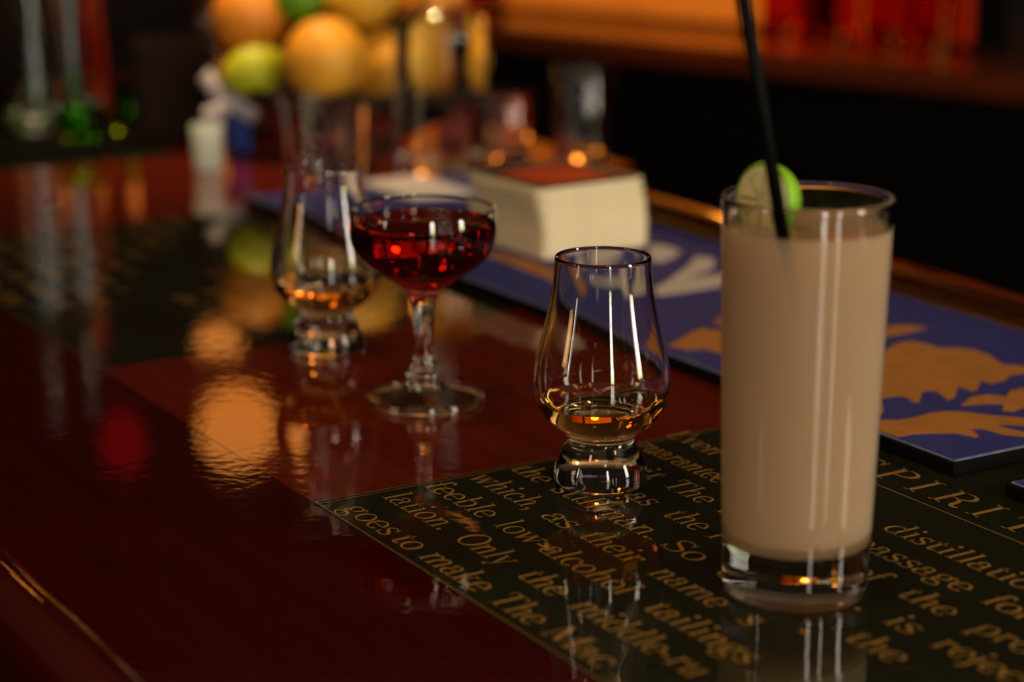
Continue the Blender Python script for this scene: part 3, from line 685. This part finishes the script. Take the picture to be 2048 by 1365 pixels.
# napkin caddy with a folded blue and white napkin
cad = empty('napkin_caddy', at_d(345, 250, 2.10)); cad.location.z = .0042
tag(cad, 'dark brown box caddy beside the blue and white paper', 'caddy')
cad.rotation_euler = (0, 0, R(12))
for n, dd in (('base', (-.034, .034, -.034, .034, .0, .006)), ('side', (-.034, -.030, -.034, .034, .006, .095)), ('side', (.030, .034, -.034, .034, .006, .095)), ('front', (-.030, .030, -.034, -.030, .006, .095)), ('back', (-.030, .030, .030, .034, .006, .095))):
    box(n, dd, M['brown'], cad, .001)
nap = empty('paper_strip', at_d(458, 200, 1.985)); tag(nap, 'crossed blue and white paper strips beside the limes', 'paper')
nap.location.z = 0
def strip(name, pts, wdt, mat, th=.0006):
    P = [at_d(x, y, Y) - Vector(nap.location) for x, y, Y in pts]
    P = spline(P, 5); verts, faces = [], []
    for i, p in enumerate(P):
        t = (P[min(i + 1, len(P) - 1)] - P[max(i - 1, 0)]).normalized(); n = t.cross(Vector((0, 1, 0))).normalized() * wdt / 2
        verts += [p + n, p - n]
    for i in range(len(P) - 1): faces.append((2 * i, 2 * i + 1, 2 * i + 3, 2 * i + 2))
    o = mesh_obj(name, verts, faces, M[mat], nap, True); o.modifiers.new('t', 'SOLIDIFY').thickness = th
strip('white_strip', [(408, 148, 1.99), (440, 185, 1.98), (475, 212, 1.98), (514, 236, 1.99)], .016, 'napkin')
strip('white_strip', [(410, 234, 1.972), (440, 222, 1.974), (470, 200, 1.976)], .016, 'napkin')
strip('blue_band', [(425, 190, 1.986), (455, 215, 1.986), (475, 245, 1.988), (480, 305, 1.99)], .022, 'napkin_blue')
# small frosted cup
fc = empty('frosted_cup', at(417, 338)); tag(fc, 'small frosted white cup in front of the brown caddy', 'cup')
lathe('cup_body', [(0, 0), (.0125, 0), (.0135, .002), (.0150, .040), (.0145, .041), (.0135, .040), (.012, .004), (0, .004)], M['frost'], fc, 40)

# tall clear bottles and a red one at the far left
SMZ = .0042
TALL = [(24, 0), (27, 1.5), (28, 5), (28, 110), (28, 175), (25, 190), (15, 208), (11.5, 225), (11, 265), (12.5, 268), (12.5, 275)]
bottle('tall_bottle', at(76, 262, SMZ), TALL, M['bglass'], 'tall clear bottle nearest the frame corner', capz=.2755, capr=.0135)
bottle('tall_bottle', at(150, 248, SMZ), TALL, M['bglass'], 'tall clear bottle beside the slim red bottle', capz=.2755, capr=.0135)
SLIM = [(9, 0), (10.5, 1.5), (11, 4), (11, 120), (10.5, 190), (9.5, 215), (8.5, 235), (8.5, 262)]
rb = empty('red_bottle', at(203, 222, SMZ)); rb.rotation_euler = (0, R(-3.5), 0); tag(rb, 'slim red bottle between the clear bottles and the caddy', 'bottle')
lathe('bottle_body', [(0, 0)] + [tuple(p) for p in spline(mm(SLIM), 4)] + [(0, .262)], M['red_bottle'], rb, 40)
lathe('cap', [(0, .2625), (.0105, .2625), (.0105, .285), (0, .285)], M['cap'], rb, 24, smooth=False)
tumbler('green_tumbler', at(165, 285, SMZ),   .020, .023, .034, 'low green glass tumbler before the tall clear bottles', .010, 'gglass')
tumbler('green_tumbler', at(262, 268, SMZ), .016, .019, .040, 'low green glass tumbler nearest the brown caddy', .010, 'gglass')
tumbler('slim_glass', at(421, 262), .0155, .0165, .135, 'slim tall glass left of the deep orange fruit', .008)
# white napkin on the mat
nk = box('paper_napkin', (-.048, .048, -.030, .030, 0, .004), M['napkin'], None, .001)
nk.location = at(835, 382, MT); nk.location.z = MT + .0003; nk.rotation_euler = (0, 0, -R(58)); tag(nk, 'folded white napkin on the mat behind the coupe', 'napkin')

# ------------------------------------------------------------------ back bar
bd = Vector((.724, -.69, 0)).normalized(); bn = Vector((.69, .724, 0)).normalized()
BK = Matrix(((bd.x, bn.x, 0, 0.3), (bd.y, bn.y, 0, 2.905), (0, 0, 1, 0), (0, 0, 0, 1)))
def bk(s, n, z=0): return BK @ Vector((s, n, z))
bc = empty('back_counter', bk(0, .2, Z0)); tag(bc, 'dark wooden back bar counter under the glowing panel', 'counter')
binv = Matrix.Translation(-Vector(bc.location))
for n, dd, m in (('counter_top', (-1.0, 1.6, 0, .62, -.03, 0), 'counter'), ('cabinet_front', (-.98, 1.58, .03, .05, Z0, -.03), 'cabinet'), ('cabinet_side', (-.98, -.96, .05, .60, Z0, -.03), 'cabinet'), ('cabinet_side', (1.56, 1.58, .05, .60, Z0, -.03), 'cabinet')):
    q = box(n, dd, M[m], bc, 0, BK); q.matrix_parent_inverse = binv
gp = empty('glowing_panel', bk(0, .20, 0)); tag(gp, 'backlit amber panel glowing along the back bar', 'light panel')
ginv = Matrix.Translation(-Vector(gp.location))
M['amber_panel'] = emit('backlit amber', (0.56, 0.12, 0.008), 1.0, (0.22, 0.010, 0.001), 'X', -0.15, 0.25, 0.9, 7.0)
pf_ = box('panel_frame', (-.72, .30, .213, .24, 0, .45), M['cabinet'], gp, 0, BK); pf_.matrix_parent_inverse = ginv
sheets = [(-.69, -.43), (-.425, -.14), (-.125, -.03), (.035, .255)]
for a, b in sheets:
    q = mesh_obj('light_sheet', *box_data(a, b, -.006, 0, .009, .42), M['amber_panel'], gp)
    q.matrix_parent_inverse = ginv; q.matrix_basis = BK @ Matrix.Translation((0, .210, 0)); 
AB = [(30, 0), (33, 2), (34, 6), (34, 120), (30, 145), (15, 165), (12, 185), (12, 240), (13, 250)]
for i, (s, n_) in enumerate(((-.60, .13), (-.01, .14), (.085, .13), (.165, .14), (.245, .13))):
    bottle('spirit_bottle', bk(s, n_, .0005), AB, M['amber_bottle'],
           ['amber spirit bottle at the dim end of the glowing panel', 'amber spirit bottle just right of the black straw', 'amber spirit bottle before the red part of the glowing panel',
            'amber spirit bottle above the red glow on the back counter', 'last amber spirit bottle at the panel edge near the frame corner'][i], 'bottle', capz=.2505, group='bottles on the back bar')

# ------------------------------------------------------------------ added warm fill spotlights over the bar, out of frame
for i, (u_, v_, pw, aim, lab) in enumerate(((-1.95, .72, 1.3, (-1.84, .92), 'added warm fill spotlight above the fruit'), (-1.25, .35, 0.9, (-1.2, .6), 'added warm fill spotlight above the coasters'), (-.62, .12, 0.8, (-.7, .5), 'added warm fill spotlight above the near end of the bar'))):
    cl = empty('fill_spotlight', bar(u_, v_, Z1)); tag(cl, lab, 'added fill light', 'added fill spotlights')
    lathe('housing', [(.050, -.001), (.062, -.001), (.062, -.012), (.050, -.012), (.046, -.006), (.046, -.001), (.050, -.001)], M['frame'], cl, 32)
    ld = bpy.data.lights.new('spotlight', 'AREA'); ld.shape = 'DISK'; ld.size = .085; ld.energy = pw; ld.color = (1.0, .60, .28); ld.spread = R(26 if i == 0 else 75)
    lo = bpy.data.objects.new('spotlight', ld); link(lo, cl); lo.location = (0, 0, -.008)
    lo.rotation_euler = (bar(*aim, 0) - bar(u_, v_, Z1)).to_track_quat('-Z', 'Y').to_euler()

# ------------------------------------------------------------------ hanging lamps (seen mirrored in the varnish)
def mirror_at(px, py, Y):
    p = at_d(px, py, Y); return Vector((p.x, p.y, -p.z))
M['amber_lamp'] = emit('amber lamp glass', (1.0, 0.29, 0.04), 2.0, (1.0, 0.34, 0.06), 'Z', -.05, .05, 0.6, 20)
M['deep_lamp'] = emit('deep amber lamp glass', (1.0, 0.22, 0.04), 1.3)
M['red_lamp'] = emit('red lamp glass', (0.75, 0.006, 0.012), 0.45)
M['amber_bright'] = emit('bright amber lamp glass', (1.0, 0.30, 0.03), 26.0)
for k_ in ('amber_lamp', 'red_lamp', 'deep_lamp'): M[k_].cycles.emission_sampling = 'NONE'
def lamp(name, p, prof, mat, label):
    l = empty(name, p); tag(l, label, 'lamp')
    lathe('lamp_glass', prof, M[mat], l, 48)
    zt = max(z for r, z in prof)
    lathe('lamp_cap', [(0, zt + .0005), (.016, zt + .0005), (.013, zt + .022), (0, zt + .022)], M['cap'], l, 24, smooth=False)
    tube('cord', [(0, 0, zt + .022), (0, 0, Z1 - p.z - .001)], .002, M['cap'], l, 8)
def sphere_prof(r, sz=1.0): return [(r * math.cos(-math.pi / 2 + math.pi * i / 24) if 0 < i < 24 else 0, r * sz * math.sin(-math.pi / 2 + math.pi * i / 24)) for i in range(25)]
lamp('globe_lamp', mirror_at(475, 855, 3.0), sphere_prof(.058, 1.1), 'amber_lamp', 'round amber globe lamp mirrored in the bar varnish')
lamp('bowl_lamp', mirror_at(437, 697, 3.2), [(0, -.040), (.016, -.037), (.029, -.026), (.036, -.010), (.037, 0), (0, .001)], 'amber_lamp', 'small amber bowl lamp mirrored at the edge of the far green panel')
lamp('globe_lamp', mirror_at(246, 885, 3.0), sphere_prof(.034, 1.45), 'red_lamp', 'dim red lamp mirrored in the dark wood')
lamp('tube_lamp', mirror_at(295, 372, 3.6), [(0, -.05), (.020, -.048), (.026, -.04), (.026, .04), (.020, .048), (0, .05)], 'deep_lamp', 'slim amber lamp mirrored far down the bar')

lamp('globe_lamp', Vector((.232, 2.95, .22)), sphere_prof(.060), 'amber_bright', 'bright amber globe lamp whose glow lies on the far rail')

# unseen lamp added by the left wall to warm the beige drink from that side
fl = empty('fill_floor_lamp', (-2.7, 0.1, Z0)); tag(fl, 'added warm fill floor lamp by the side wall', 'floor lamp')
M['shade'] = emit('fill lamp shade', (1.0, 0.50, 0.18), 7.0)
lathe('base', [(0, 0), (.14, 0), (.14, .02), (.02, .035), (0, .035)], M['cap'], fl, 32)
tube('pole', [(0, 0, .035), (0, 0, 1.50)], .012, M['cap'], fl, 12)
lathe('lamp_shade', [(.14, 1.78), (.20, 1.42), (.198, 1.42), (.138, 1.78), (.14, 1.78)], M['shade'], fl, 32)

M['glint_glow'] = emit('warm glint globe glass', (1.0, 0.72, 0.40), 15.0)  # unseen glowing globes, added to put small warm glints into the glassware
for p_, lab in (((.35, -.55, 1.05), 'added glint globe hanging behind the viewpoint'), ((-.85, -.2, 1.2), 'added glint globe hanging on the left side'), ((1.15, .1, 1.2), 'added glint globe hanging on the right side')):
    lamp('glint_globe', Vector(p_), sphere_prof(.085), 'glint_glow', lab)
